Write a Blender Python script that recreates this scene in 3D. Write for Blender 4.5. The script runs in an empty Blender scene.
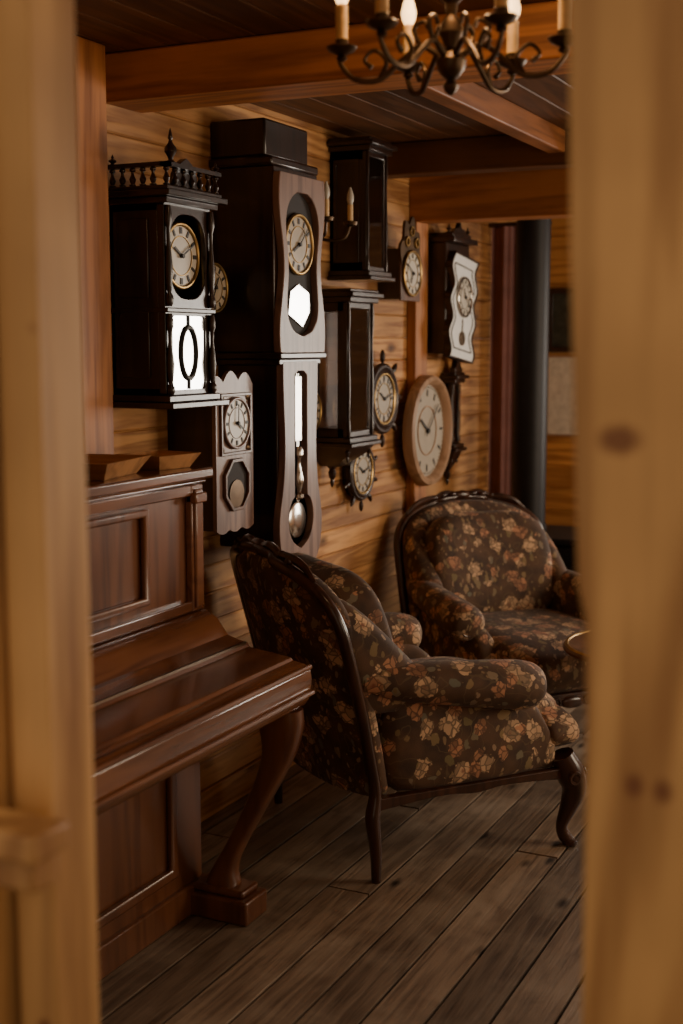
import bpy, bmesh, math, random
from mathutils import Vector, Matrix
random.seed(7)
S=bpy.context.scene
COL=S.collection
PI=math.pi
R=math.radians

# ------------------------------------------------------------------ helpers
def empty(name,loc=(0,0,0),rz=0,world=False):
    e=bpy.data.objects.new(name,None); e.location=loc; e.rotation_euler=(0,0,rz)
    e.empty_display_size=.05; COL.objects.link(e)
    if world: e['w']=1
    return e

def part(name,geoms,mat,parent=None,smooth=True,bevel=0,sub=0,angle=35,bseg=2):
    V=[];F=[]
    if isinstance(geoms,tuple): geoms=[geoms]
    for v,f in geoms:
        o=len(V); V+= [tuple(p) for p in v]; F+=[[i+o for i in q] for q in f]
    if parent is not None and parent.get('w'):
        L=parent.location
        V=[(a-L.x,b-L.y,c-L.z) for a,b,c in V]
    me=bpy.data.meshes.new(name); me.from_pydata(V,[],F)
    bm=bmesh.new(); bm.from_mesh(me); bmesh.ops.recalc_face_normals(bm,faces=bm.faces); bm.to_mesh(me); bm.free()
    if smooth:
        me.shade_smooth()
        if sub==0: me.set_sharp_from_angle(angle=R(angle))
    me.materials.append(mat)
    o=bpy.data.objects.new(name,me); COL.objects.link(o)
    if parent is not None: o.parent=parent
    if bevel>0:
        m=o.modifiers.new('bev','BEVEL'); m.width=bevel; m.segments=bseg; m.limit_method='ANGLE'; m.angle_limit=R(40)
        m.harden_normals=False
    if sub>0:
        m=o.modifiers.new('sub','SUBSURF'); m.levels=sub; m.render_levels=sub
    return o

def gbox(c,s):
    x,y,z=c; a,b,d=s[0]/2,s[1]/2,s[2]/2
    v=[(x+i*a,y+j*b,z+k*d) for i in(-1,1) for j in(-1,1) for k in(-1,1)]
    f=[(0,1,3,2),(4,6,7,5),(0,4,5,1),(2,3,7,6),(0,2,6,4),(1,5,7,3)]
    return v,f
def gb(x0,x1,y0,y1,z0,z1):
    return gbox(((x0+x1)/2,(y0+y1)/2,(z0+z1)/2),(x1-x0,y1-y0,z1-z0))
def ax3(axis,a,b,h):
    return {'x':(h,a,b),'y':(a,h,b),'z':(a,b,h)}[axis]
def glathe(prof,o=(0,0,0),axis='z',n=24):
    V=[];F=[]
    for r,h in prof:
        for i in range(n):
            t=2*PI*i/n
            p=ax3(axis,r*math.cos(t),r*math.sin(t),h); V.append((o[0]+p[0],o[1]+p[1],o[2]+p[2]))
    m=len(prof)
    for k in range(m-1):
        for i in range(n):
            j=(i+1)%n; F.append((k*n+i,k*n+j,(k+1)*n+j,(k+1)*n+i))
    F.append(tuple(range(n))); F.append(tuple((m-1)*n+i for i in range(n)))
    return V,F
def gprism(pts,h0,h1,axis='x'):
    n=len(pts)
    V=[ax3(axis,a,b,h0) for a,b in pts]+[ax3(axis,a,b,h1) for a,b in pts]
    F=[tuple(range(n)),tuple(range(n,2*n))]
    for i in range(n):
        j=(i+1)%n; F.append((i,j,n+j,n+i))
    return V,F
def gring(outer,inner,h0,h1,axis='x'):
    n=len(outer)
    V=[ax3(axis,a,b,h) for h in(h0,h1) for L in(outer,inner) for a,b in L]
    F=[]
    for i in range(n):
        j=(i+1)%n
        F+=[(i,j,n+j,n+i),(2*n+i,2*n+j,3*n+j,3*n+i),(i,j,2*n+j,2*n+i),(n+i,n+j,3*n+j,3*n+i)]
    return V,F
def cat(pts,k=6):
    P=[Vector(p) for p in pts]; out=[]
    P=[P[0]*2-P[1]]+P+[P[-1]*2-P[-2]]
    for i in range(1,len(P)-2):
        a,b,c,d=P[i-1],P[i],P[i+1],P[i+2]
        for s in range(k):
            t=s/k
            out.append(0.5*((2*b)+(c-a)*t+(2*a-5*b+4*c-d)*t*t+(3*b-a-3*c+d)*t**3))
    out.append(P[-2]); return out
def gtube(pts,rad,n=8,k=6,sq=None):
    if not isinstance(rad,(list,tuple)): rad=[rad]*len(pts)
    q=cat([Vector(p) for p in pts],k) if k>1 else [Vector(p) for p in pts]
    if k>1:
        rr=[v.x for v in cat([(r,0,0) for r in rad],k)]
    else: rr=rad
    V=[];F=[]
    T=[(q[min(i+1,len(q)-1)]-q[max(i-1,0)]).normalized() for i in range(len(q))]
    up=Vector((0,0,1)) if abs(T[0].z)<.9 else Vector((0,1,0))
    N=(up-T[0]*up.dot(T[0])).normalized()
    for i,p in enumerate(q):
        N=(N-T[i]*N.dot(T[i])).normalized(); B=T[i].cross(N)
        for j in range(n):
            t=2*PI*j/n; V.append(p+(N*math.cos(t)+B*math.sin(t))*max(rr[i],.0005))
    for i in range(len(q)-1):
        for j in range(n):
            l=(j+1)%n; F.append((i*n+j,i*n+l,(i+1)*n+l,(i+1)*n+j))
    F.append(tuple(range(n))); F.append(tuple((len(q)-1)*n+j for j in range(n)))
    return V,F
def gtorus(c,Rr,r,axis='x',n=40,m=10,sx=1,sy=1):
    V=[];F=[]
    for i in range(n):
        t=2*PI*i/n
        for j in range(m):
            s=2*PI*j/m; rr=Rr+r*math.cos(s)
            p=ax3(axis,rr*math.cos(t)*sx,rr*math.sin(t)*sy,r*math.sin(s)); V.append((c[0]+p[0],c[1]+p[1],c[2]+p[2]))
    for i in range(n):
        for j in range(m):
            F.append((i*m+j,((i+1)%n)*m+j,((i+1)%n)*m+(j+1)%m,i*m+(j+1)%m))
    return V,F
def gloft(rings):
    n=len(rings[0]); V=[p for r in rings for p in r]; F=[]
    for k in range(len(rings)-1):
        for i in range(n):
            j=(i+1)%n; F.append((k*n+i,k*n+j,(k+1)*n+j,(k+1)*n+i))
    F.append(tuple(range(n))); F.append(tuple((len(rings)-1)*n+i for i in range(n)))
    return V,F
def sp(v,e): return math.copysign(abs(v)**e,v)
def gpillow(c,a,e1=.6,e2=.45,n=32,m=18,tilt=0,fn=None):
    V=[];F=[]
    for i in range(m+1):
        ph=-PI/2+PI*i/m
        ph=max(-PI/2+.02,min(PI/2-.02,ph))
        for j in range(n):
            t=2*PI*j/n
            x=a[0]*sp(math.cos(ph),e1)*sp(math.cos(t),e2); y=a[1]*sp(math.cos(ph),e1)*sp(math.sin(t),e2); z=a[2]*sp(math.sin(ph),e1)
            p=Vector((x,y,z))
            if fn: p=fn(p)
            if tilt: p=Matrix.Rotation(tilt,3,'Y')@p
            V.append(tuple(p+Vector(c)))
    for i in range(m):
        for j in range(n):
            l=(j+1)%n; F.append((i*n+j,i*n+l,(i+1)*n+l,(i+1)*n+j))
    F.append(tuple(range(n))); F.append(tuple(m*n+j for j in range(n)))
    return V,F
def gbar(x,y,z,ang,r0,r1,w,th=.002):
    d=(math.sin(ang),math.cos(ang)); p=(d[1],-d[0])
    pts=[(y+d[0]*r+p[0]*s*w/2,z+d[1]*r+p[1]*s*w/2) for r,s in((r0,-1),(r1,-1),(r1,1),(r0,1))]
    return gprism(pts,x,x+th,'x')
def hwloop(fn,z0,z1,n=24,yc=0):
    zs=[z0+(z1-z0)*i/n for i in range(n+1)]
    return [(yc+fn(z),z) for z in zs]+[(yc-fn(z),z) for z in reversed(zs)]
def supl(a,b,n=4,N=48,c=(0,0),wave=0,k=0):
    out=[]
    for i in range(N):
        t=2*PI*i/N; w=1+wave*math.cos(k*t)
        out.append((c[0]+a*w*sp(math.cos(t),2/n),c[1]+b*w*sp(math.sin(t),2/n)))
    return out

# ------------------------------------------------------------------ materials
class NT:
    def __init__(s,name):
        s.m=bpy.data.materials.new(name); s.m.use_nodes=True; s.t=s.m.node_tree; s.n=s.t.nodes; s.l=s.t.links
        s.b=s.n['Principled BSDF']
    def node(s,t,**k):
        n=s.n.new(t)
        for a,b in k.items(): setattr(n,a,b)
        return n
    def link(s,a,b): s.l.new(a,b)
    def math(s,op,a,b=None,clamp=False):
        n=s.n.new('ShaderNodeMath'); n.operation=op; n.use_clamp=clamp
        for i,v in enumerate((a,b)):
            if v is None: continue
            if isinstance(v,(int,float)): n.inputs[i].default_value=v
            else: s.link(v,n.inputs[i])
        return n.outputs[0]
    def mix(s,f,a,b,mode='MIX'):
        n=s.n.new('ShaderNodeMix'); n.data_type='RGBA'; n.blend_type=mode
        for sock,v in((n.inputs[0],f),(n.inputs[6],a),(n.inputs[7],b)):
            if isinstance(v,(int,float)): sock.default_value=v
            elif isinstance(v,tuple): sock.default_value=(v[0],v[1],v[2],1)
            else: s.link(v,sock)
        return n.outputs[2]
    def ramp(s,f,stops,interp='LINEAR'):
        n=s.n.new('ShaderNodeValToRGB'); n.color_ramp.interpolation=interp
        e=n.color_ramp.elements
        while len(e)<len(stops): e.new(.5)
        for el,(p,c) in zip(e,stops): el.position=p; el.color=(c[0],c[1],c[2],1) if isinstance(c,tuple) else (c,c,c,1)
        s.link(f,n.inputs[0]); return n.outputs[0]
    def noise(s,vec,sc,det=3,dist=0):
        n=s.n.new('ShaderNodeTexNoise'); n.inputs['Scale'].default_value=sc; n.inputs['Detail'].default_value=det; n.inputs['Distortion'].default_value=dist
        s.link(vec,n.inputs[0]); return n
    def vor(s,vec,sc,feat='F1',rnd=1):
        n=s.n.new('ShaderNodeTexVoronoi'); n.feature=feat; n.inputs['Scale'].default_value=sc; n.inputs['Randomness'].default_value=rnd
        s.link(vec,n.inputs[0]); return n

def wood(name,light,dark,axis='z',rough=.45,freq=1.0,knots=0,island=False,var=.25,bump=.15,coat=0,spots=(),blotch=.6,wear=None,st=.09,ringw=.45):
    T=NT(name); tc=T.node('ShaderNodeTexCoord'); vec=tc.outputs['Object']
    if island:
        g=T.node('ShaderNodeNewGeometry')
        v=T.node('ShaderNodeVectorMath',operation='MULTIPLY_ADD')
        cmb=T.node('ShaderNodeCombineXYZ')
        for i in range(3): T.link(g.outputs['Random Per Island'],cmb.inputs[i])
        T.link(cmb.outputs[0],v.inputs[0]); v.inputs[1].default_value=(17,31,23); T.link(vec,v.inputs[2]); vec=v.outputs[0]
    stv={'x':(st,1,1),'y':(1,st,1),'z':(1,1,st)}[axis]
    mp=T.node('ShaderNodeMapping'); mp.inputs['Scale'].default_value=stv; T.link(vec,mp.inputs[0])
    n1=T.noise(mp.outputs[0],9*freq,2,.5)
    rings=T.math('SINE',T.math('MULTIPLY',n1.outputs[0],30))
    rings=T.math('MULTIPLY_ADD',rings,.5); T.n[-1].inputs[2].default_value=.5
    n2=T.noise(mp.outputs[0],90*freq,4)
    f=T.math('ADD',T.math('MULTIPLY',rings,ringw),T.math('MULTIPLY',n2.outputs[0],1-ringw))
    col=T.ramp(f,[(.2,dark),(.62,light),(.9,tuple(min(1,c*1.15) for c in light))])
    n3=T.noise(vec,2.3,3)
    col=T.mix(T.ramp(n3.outputs[0],[(.35,0.0),(.7,blotch)]),col,tuple(.5*(a+b)*.75 for a,b in zip(light,dark)))
    if wear:
        n4=T.noise(vec,5,6,.4)
        col=T.mix(T.ramp(n4.outputs[0],[(.45,0.0),(.68,.6)]),col,wear)
    if island:
        h=T.node('ShaderNodeHueSaturation')
        T.link(T.math('ADD',T.math('MULTIPLY',g.outputs['Random Per Island'],2*var),1-var),h.inputs['Value'])
        T.link(col,h.inputs['Color']); col=h.outputs[0]
    if knots:
        mk=T.node('ShaderNodeMapping'); mk.inputs['Scale'].default_value={'x':(.45,1,1),'y':(1,.45,1),'z':(1,1,.45)}[axis]
        T.link(vec,mk.inputs[0])
        vo=T.vor(mk.outputs[0],knots)
        k=T.ramp(T.math('ADD',vo.outputs['Distance'],T.math('MULTIPLY',n2.outputs[0],.06)),[(.07,1.0),(.17,0.0)])
        col=T.mix(k,col,tuple(c*.35 for c in dark))
    for (sx,sy,sz,sr,zs) in spots:
        d=T.node('ShaderNodeVectorMath',operation='DISTANCE')
        m2=T.node('ShaderNodeMapping',vector_type='POINT'); m2.inputs['Scale'].default_value=(1,1,zs); T.link(tc.outputs['Object'],m2.inputs[0])
        T.link(m2.outputs[0],d.inputs[0]); d.inputs[1].default_value=(sx,sy,sz*zs)
        k=T.ramp(T.math('ADD',T.math('DIVIDE',d.outputs['Value'],sr),T.math('MULTIPLY',n2.outputs[0],.4)),[(.55,.85),(1.25,0.0)])
        col=T.mix(k,col,(.17,.05,.016))
    T.link(col,T.b.inputs['Base Color'])
    T.b.inputs['Roughness'].default_value=rough
    if coat: T.b.inputs['Coat Weight'].default_value=coat; T.b.inputs['Coat Roughness'].default_value=.15
    bp=T.node('ShaderNodeBump'); bp.inputs['Strength'].default_value=bump; bp.inputs['Distance'].default_value=.004
    T.link(f,bp.inputs['Height']); T.link(bp.outputs[0],T.b.inputs['Normal'])
    return T.m

def plain(name,c,rough=.5,metal=0,em=0,emc=None,noise=.25,sc=25):
    T=NT(name); tc=T.node('ShaderNodeTexCoord')
    n=T.noise(tc.outputs['Object'],sc,4)
    col=T.ramp(n.outputs[0],[(.3,tuple(v*(1-noise) for v in c)),(.7,tuple(min(1,v*(1+noise*.5)) for v in c))])
    T.link(col,T.b.inputs['Base Color']); T.b.inputs['Roughness'].default_value=rough; T.b.inputs['Metallic'].default_value=metal
    if em: T.b.inputs['Emission Color'].default_value=(*(emc or c),1); T.b.inputs['Emission Strength'].default_value=em
    return T.m

def fabric():
    T=NT('floral_tapestry'); tc=T.node('ShaderNodeTexCoord'); O=tc.outputs['Object']
    nz=T.noise(O,14,2)
    v=T.node('ShaderNodeVectorMath',operation='MULTIPLY_ADD'); T.link(nz.outputs['Color'],v.inputs[0]); v.inputs[1].default_value=(.05,.05,.05); T.link(O,v.inputs[2])
    P=v.outputs[0]
    fine=T.noise(O,60,2)
    base=T.ramp(nz.outputs[0],[(.35,(.050,.023,.011)),(.65,(.105,.049,.022))])
    vn=T.noise(P,9,1)
    w=T.math('ABSOLUTE',T.math('SUBTRACT',T.math('FRACT',T.math('MULTIPLY',vn.outputs[0],5)),.5))
    col=T.mix(T.ramp(w,[(.02,.4),(.05,0.0)]),base,(.17,.11,.05))
    for sc,th,gate,cc in((17,.37,.2,[(.0,(.16,.12,.05)),(.4,(.25,.16,.07)),(.7,(.14,.13,.09)),(1,(.30,.19,.11))]),(34,.38,.4,[(.0,(.30,.18,.10)),(.5,(.18,.12,.05)),(1,(.34,.22,.14))])):
        st=T.node('ShaderNodeMapping'); st.inputs['Rotation'].default_value=(.6,.4,.7); st.inputs['Scale'].default_value=(1,1.7,.8); T.link(P,st.inputs[0])
        vb=T.vor(st.outputs[0],sc); sx=T.node('ShaderNodeSeparateColor'); T.link(vb.outputs['Color'],sx.inputs[0])
        lf=T.math('ADD',vb.outputs['Distance'],T.math('MULTIPLY',fine.outputs[0],.22))
        m=T.math('MULTIPLY',T.ramp(lf,[(th,1.0),(th+.04,0.0)]),T.math('GREATER_THAN',sx.outputs[0],gate))
        col=T.mix(m,col,T.ramp(sx.outputs[1],cc))
    pet=T.vor(P,44); pe=T.vor(P,44,'DISTANCE_TO_EDGE'); ps=T.node('ShaderNodeSeparateColor'); T.link(pet.outputs['Color'],ps.inputs[0])
    for sc,off,gate,tint in((10.5,0,.12,(.60,.38,.22)),(13,3.7,.45,(.45,.21,.11))):
        mo=T.node('ShaderNodeMapping'); mo.inputs['Location'].default_value=(off,off*.7,off*.3); T.link(P,mo.inputs[0])
        va=T.vor(mo.outputs[0],sc,'F1',.8); sa=T.node('ShaderNodeSeparateColor'); T.link(va.outputs['Color'],sa.inputs[0])
        d=T.math('ADD',va.outputs['Distance'],T.math('MULTIPLY',T.math('SUBTRACT',fine.outputs[0],.5),.35))
        mask=T.math('MULTIPLY',T.ramp(d,[(.37,1.0),(.40,0.0)]),T.math('GREATER_THAN',sa.outputs[0],gate))
        pc=T.ramp(ps.outputs[0],[(0,tuple(c*.38 for c in tint)),(.35,tuple(c*.75 for c in tint)),(.7,tint),(1,tuple(min(1,c*1.15) for c in tint))])
        pc=T.mix(T.ramp(pe.outputs['Distance'],[(.03,.85),(.12,0.0)]),pc,tuple(c*.2 for c in tint))
        pc=T.mix(T.ramp(d,[(.04,.7),(.12,0.0)]),pc,(.20,.05,.03))
        col=T.mix(mask,col,pc)
    T.link(col,T.b.inputs['Base Color']); T.b.inputs['Roughness'].default_value=.75
    T.b.inputs['Sheen Weight'].default_value=.08
    wv=T.noise(O,350,2)
    bp=T.node('ShaderNodeBump'); bp.inputs['Strength'].default_value=.35; bp.inputs['Distance'].default_value=.002
    T.link(wv.outputs[0],bp.inputs['Height']); T.link(bp.outputs[0],T.b.inputs['Normal'])
    return T.m

def glassmat():
    T=NT('clock_glass'); tr=T.node('ShaderNodeBsdfTransparent'); gl=T.node('ShaderNodeBsdfGlossy'); gl.inputs['Roughness'].default_value=.04
    ms=T.node('ShaderNodeMixShader'); fr=T.node('ShaderNodeFresnel'); fr.inputs[0].default_value=1.5
    T.link(T.math('ADD',T.math('MULTIPLY',fr.outputs[0],1.3),.03,True),ms.inputs[0]); T.link(tr.outputs[0],ms.inputs[1]); T.link(gl.outputs[0],ms.inputs[2])
    T.link(ms.outputs[0],T.n['Material Output'].inputs[0]); return T.m

M_wall=wood('pine_cladding',(.56,.285,.10),(.27,.105,.03),'y',.66,1.2,5,True,.24,.35)
M_wallx=wood('pine_cladding_x',(.56,.28,.09),(.30,.12,.03),'x',.6,1,3.5,True,.16)
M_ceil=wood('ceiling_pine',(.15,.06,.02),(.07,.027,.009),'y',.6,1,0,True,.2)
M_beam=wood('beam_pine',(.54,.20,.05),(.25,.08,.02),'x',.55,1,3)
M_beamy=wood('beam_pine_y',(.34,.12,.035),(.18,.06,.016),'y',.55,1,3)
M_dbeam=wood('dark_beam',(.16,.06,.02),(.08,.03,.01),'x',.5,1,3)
M_post=wood('post_pine',(.50,.20,.06),(.27,.09,.022),'z',.55,1,3)
M_frame=wood('doorframe_pine',(.68,.37,.135),(.30,.125,.037),'z',.55,.6,0,False,.2,.2,0,
   ((.343,0,.505,.036,1.5),(.368,0,.148,.016,.8),(.397,0,.146,.016,.8),(-.33,-.09,.62,.02,1),(-.42,-.1,-.10,.02,1),(-.345,-.08,-.25,.018,1)),.8)
M_floor=wood('floor_boards',(.25,.175,.12),(.09,.056,.037),'y',.5,1.5,6.5,True,.34,.4,0,(),.5,(.36,.275,.20),.06,.28)
M_piano=wood('piano_mahogany',(.215,.080,.032),(.10,.032,.013),'y',.22,.8,0,False,.2,.03,.8)
M_pianoz=wood('piano_mahogany_v',(.185,.068,.028),(.088,.028,.012),'z',.28,.8,0,False,.2,.03,.6)
M_waln=wood('dark_walnut',(.034,.014,.008),(.012,.005,.003),'z',.30,1,0,False,.2,.08,.3)
M_waln2=wood('brown_walnut',(.15,.066,.036),(.06,.024,.012),'z',.38,1,0,False,.2,.08,.2)
M_cwood=wood('chair_walnut',(.065,.024,.012),(.025,.009,.005),'z',.28,1,0,False,.2,.08,.4)
M_mauve=wood('stained_oak',(.27,.160,.12),(.12,.06,.045),'z',.42,1,0,False,.2,.1,.2)
M_ringw=wood('pale_beech',(.46,.28,.17),(.30,.17,.09),'z',.45,1)
M_tray=wood('tray_wood',(.50,.24,.09),(.28,.12,.04),'x',.45,1)
M_fab=fabric()
M_brass=plain('aged_brass',(.45,.29,.11),.35,1)
M_bronze=plain('bronze',(.10,.062,.035),.38,.9)
M_silver=plain('pewter',(.62,.59,.54),.2,1)
M_mirror=plain('glare_mirror',(.90,.91,.94),.12,1,noise=.04)  # mirror metal standing in for bright window glare on clock glass
M_white=plain('white_enamel',(.88,.88,.86),.35,0,noise=.05)
M_dial=plain('enamel_dial',(.42,.34,.24),.35,0,noise=.15)
M_dialw=plain('white_dial',(.60,.55,.46),.35,0,noise=.08)
M_dialb=plain('beige_dial',(.40,.34,.26),.4,0,noise=.08)
M_black=plain('black_iron',(.010,.009,.010),.5,.3)
M_ink=plain('dial_ink',(.02,.015,.012),.5)
M_inside=plain('case_interior',(.014,.007,.005),.7)
M_gap=plain('subfloor_dark',(.006,.004,.003),.9)
M_candle=plain('candle_sleeve',(.80,.52,.24),.5)
M_bulb=plain('candle_bulb',(1,.85,.6),.3,0,3.5,(1,.58,.24),0)
M_curt=plain('curtain_velvet',(.30,.135,.12),.75,noise=.35,sc=5)
M_paper=plain('paper_print',(.72,.70,.60),.7,noise=.2)
M_pic=plain('picture_canvas',(.05,.055,.04),.6,noise=.5)
M_glass=glassmat()

# ------------------------------------------------------------------ room shell
WX=-2.28; RX=1.5; BY=7.3; CZ=2.42
def boards(u0,u1,v0,v1,w,gap=.0025,lens=None):
    out=[]; v=v0
    while v<v1-1e-4:
        ve=min(v+w,v1)
        if lens:
            u=u0-random.uniform(0,lens)
            while u<u1:
                e=u+lens*random.uniform(.75,1.2); a=max(u,u0); b=min(e,u1)
                if b-a>.01: out.append((a+gap/2,b-gap/2,v+gap/2,ve-gap/2))
                u=e
        else: out.append((u0,u1,v+gap/2,ve-gap/2))
        v=ve
    return out
fl=[gb(c,d,a,b,-.03,random.uniform(-.0012,0)) for a,b,c,d in boards(-1.2,BY,-2.35,RX+.1,.14,.010,3.4)]
part('floor',fl,M_floor,smooth=False)
part('subfloor_trim',[gb(-2.4,RX+.1,-1.2,BY+.05,-.08,-.031)],M_gap,smooth=False)
part('wall_left',[gb(WX-.05,WX,a,b,c,d) for a,b,c,d in boards(1.3,BY,0,CZ+.03,.096,.001)],M_wall,bevel=.005,smooth=False,bseg=1)
BW=(-.5,1.1)
W=[]
for a,b,c,d in boards(WX-.05,RX+.05,0,CZ+.03,.13,.001):
    if d<=.86 or c>=2.05: W.append(gb(a,b,BY,BY+.05,c,d))
    else: W+=[gb(a,BW[0],BY,BY+.05,c,d),gb(BW[1],b,BY,BY+.05,c,d)]
part('wall_back',W,M_wallx,bevel=.004,smooth=False,bseg=1)
W=[]
wins=[(1.9,3.0),(4.2,5.6)]
for a,b,c,d in boards(1.3,BY,0,CZ+.03,.12,.001):
    if d<=.86 or c>=2.1: W.append(gb(RX,RX+.06,a,b,c,d))
    else:
        e=1.3
        for s,t in wins: W.append(gb(RX,RX+.06,e,s,c,d)); e=t
        W.append(gb(RX,RX+.06,e,BY,c,d))
part('wall_right',W,M_wall,bevel=.003,smooth=False,bseg=1)
for i,(s,t) in enumerate(wins):
    e=empty('window_%d'%(i+1),(RX,(s+t)/2,1.48),world=True)
    z0,z1=.84,2.12
    part('casing',[gb(RX-.02,RX+.07,s-.05,s+.02,z0,z1),gb(RX-.02,RX+.07,t-.02,t+.05,z0,z1),gb(RX-.02,RX+.07,s-.05,t+.05,z1-.06,z1+.02),gb(RX-.06,RX+.07,s-.07,t+.07,z0-.02,z0+.03)],M_post,e,bevel=.004)
    part('muntins',[gb(RX+.01,RX+.05,(s+t)/2-.02,(s+t)/2+.02,z0,z1),gb(RX+.015,RX+.045,s,t,1.62,1.65)],M_post,e,bevel=.003)
e=empty('window_3',(.3,BY,1.48),world=True)  # unseen back window, widened so the clock panels reflect it
part('casing',[gb(BW[0]-.05,BW[0]+.02,BY-.02,BY+.07,.84,2.08),gb(BW[1]-.02,BW[1]+.05,BY-.02,BY+.07,.84,2.08),gb(BW[0]-.05,BW[1]+.05,BY-.02,BY+.07,2.0,2.08),gb(BW[0]-.07,BW[1]+.07,BY-.06,BY+.07,.82,.87)],M_post,e,bevel=.004)
part('muntins',[gb(.28,.32,BY+.01,BY+.05,.86,2.05),gb(BW[0],BW[1],BY+.015,BY+.045,1.6,1.63)],M_post,e,bevel=.003)
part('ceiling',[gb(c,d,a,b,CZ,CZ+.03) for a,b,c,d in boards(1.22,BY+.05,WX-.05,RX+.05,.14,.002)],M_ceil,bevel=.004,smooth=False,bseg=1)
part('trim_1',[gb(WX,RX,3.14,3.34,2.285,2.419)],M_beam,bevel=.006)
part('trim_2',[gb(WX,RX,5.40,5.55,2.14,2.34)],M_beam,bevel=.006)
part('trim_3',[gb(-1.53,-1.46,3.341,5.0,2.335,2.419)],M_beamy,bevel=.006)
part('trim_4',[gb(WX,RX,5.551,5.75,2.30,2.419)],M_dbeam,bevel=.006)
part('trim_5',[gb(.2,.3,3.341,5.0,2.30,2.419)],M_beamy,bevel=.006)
part('trim_6',[gb(WX,WX+.08,2.92,3.06,0,2.419)],M_post,bevel=.005)
part('trim_7',[gb(WX,WX+.045,5.38,5.52,0,2.139)],M_post,bevel=.005)
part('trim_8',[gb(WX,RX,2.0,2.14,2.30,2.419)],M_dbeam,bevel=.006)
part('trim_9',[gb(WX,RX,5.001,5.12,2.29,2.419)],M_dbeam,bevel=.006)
part('baseboard_left',[gb(WX,WX+.018,3.07,5.37,0,.1)],M_wall,bevel=.003)
Fr=[gb(a,b,1.24,1.31,c,d) for a,b,c,d in boards(-2.33,-1.12,0,CZ,.15,.001)]
Fr+=[gb(a,b,1.32,1.37,c,d) for a,b,c,d in boards(-.16,RX+.05,0,CZ,.15,.001)]
part('wall_front',Fr,M_wallx,bevel=.003,smooth=False,bseg=1)
dr=empty('door_1',(-.66,1.3,1.0),world=True)
part('left_jamb',[gb(-1.045,-.985,1.222,1.312,0,2.15)],M_frame,dr,bevel=.005)
part('left_casing',[gb(-1.125,-1.056,1.190,1.30,0,2.15)],M_frame,dr,bevel=.008)
prof=[(-.387,2.2),(-.381,1.937),(-.3740,1.70),(-.3625,1.442),(-.3582,1.352),(-.3500,1.318),(-.3455,1.22),(-.342,.875),(-.335,.4),(-.330,0),(-.15,0),(-.15,2.2)]
part('right_jamb',[gprism(prof,1.30,1.40,'y')],M_frame,dr,bevel=.005)
part('header',[gb(-1.125,-.15,1.24,1.34,2.16,CZ)],M_frame,dr,bevel=.005)
part('window_sill_ledge',[gb(-1.6,-.930,1.12,1.189,1.010,1.045),gb(-1.6,-.948,1.14,1.189,.965,1.009)],M_frame,dr,bevel=.006)

# ------------------------------------------------------------------ clock parts
def dial(p,x,y,z,r,face=None,ring=None,hm=(10.2,2),nm='dial',ticks=True):
    face=face or M_dial; ring=ring or M_brass
    part(nm+'_face',[glathe([(r*.3,0),(r,0),(r,.005),(r*.3,.005)],(x,y,z),'x',40)],face,p)
    part(nm+'_bezel',[gtorus((x+.006,y,z),r,r*.07,'x')]+([gtorus((x+.006,y,z),r*.62,r*.018,'x',32,6)] if ticks else []),ring,p)
    g=[]
    if ticks:
        for i in range(12):
            a=2*PI*i/12; g.append(gbar(x+.0055,y,z,a,r*.70,r*.90,r*(.09 if i%3 else .13)))
    ah=2*PI*hm[0]/12; am=2*PI*hm[1]/12
    g+= [gbar(x+.009,y,z,ah,-r*.1,r*.5,r*.07),gbar(x+.011,y,z,am,-r*.12,r*.78,r*.045),glathe([(r*.07,0),(r*.07,.01)],(x+.006,y,z),'x',12)]
    part(nm+'_hands',g,M_ink,p,smooth=False)
def spindle(x,y,z0,z1,r):
    h=z1-z0; P=[(.6,0),(1,.04),(1,.1),(.5,.14),(.8,.25),(1.0,.38),(.7,.52),(.42,.66),(.5,.78),(.9,.84),(.9,.92),(.6,1)]
    return glathe([(r*a,h*b) for a,b in P],(x,y,z0),'z',14)
def finial(x,y,z0,h,r):
    P=[(.8,0),(.9,.05),(.35,.12),(.5,.2),(1,.35),(.95,.45),(.4,.58),(.25,.66),(.4,.72),(.3,.82),(.05,1)]
    return glathe([(r*a,h*b) for a,b in P],(x,y,z0),'z',16)
def pendant(x,y,z0,h,r):
    P=[(1,0),(.9,-.1),(.5,-.2),(.75,-.35),(.6,-.55),(.3,-.65),(.4,-.75),(.3,-.9),(.05,-1)]
    return glathe([(r*a,h*b) for a,b in P],(x,y,z0),'z',16)
def pendulum(p,x,y,zt,zb,r,mat=None):
    mat=mat or M_brass
    part('pendulum',[glathe([(r*.2,-.004),(r*.9,-.003),(r,0),(r*.9,.004),(r*.2,.006)],(x,y,zb),'x',28),gb(x-.002,x+.003,y-.008,y-.003,zb,zt),gb(x-.002,x+.003,y+.003,y+.008,zb,zt)],mat,p)

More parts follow.
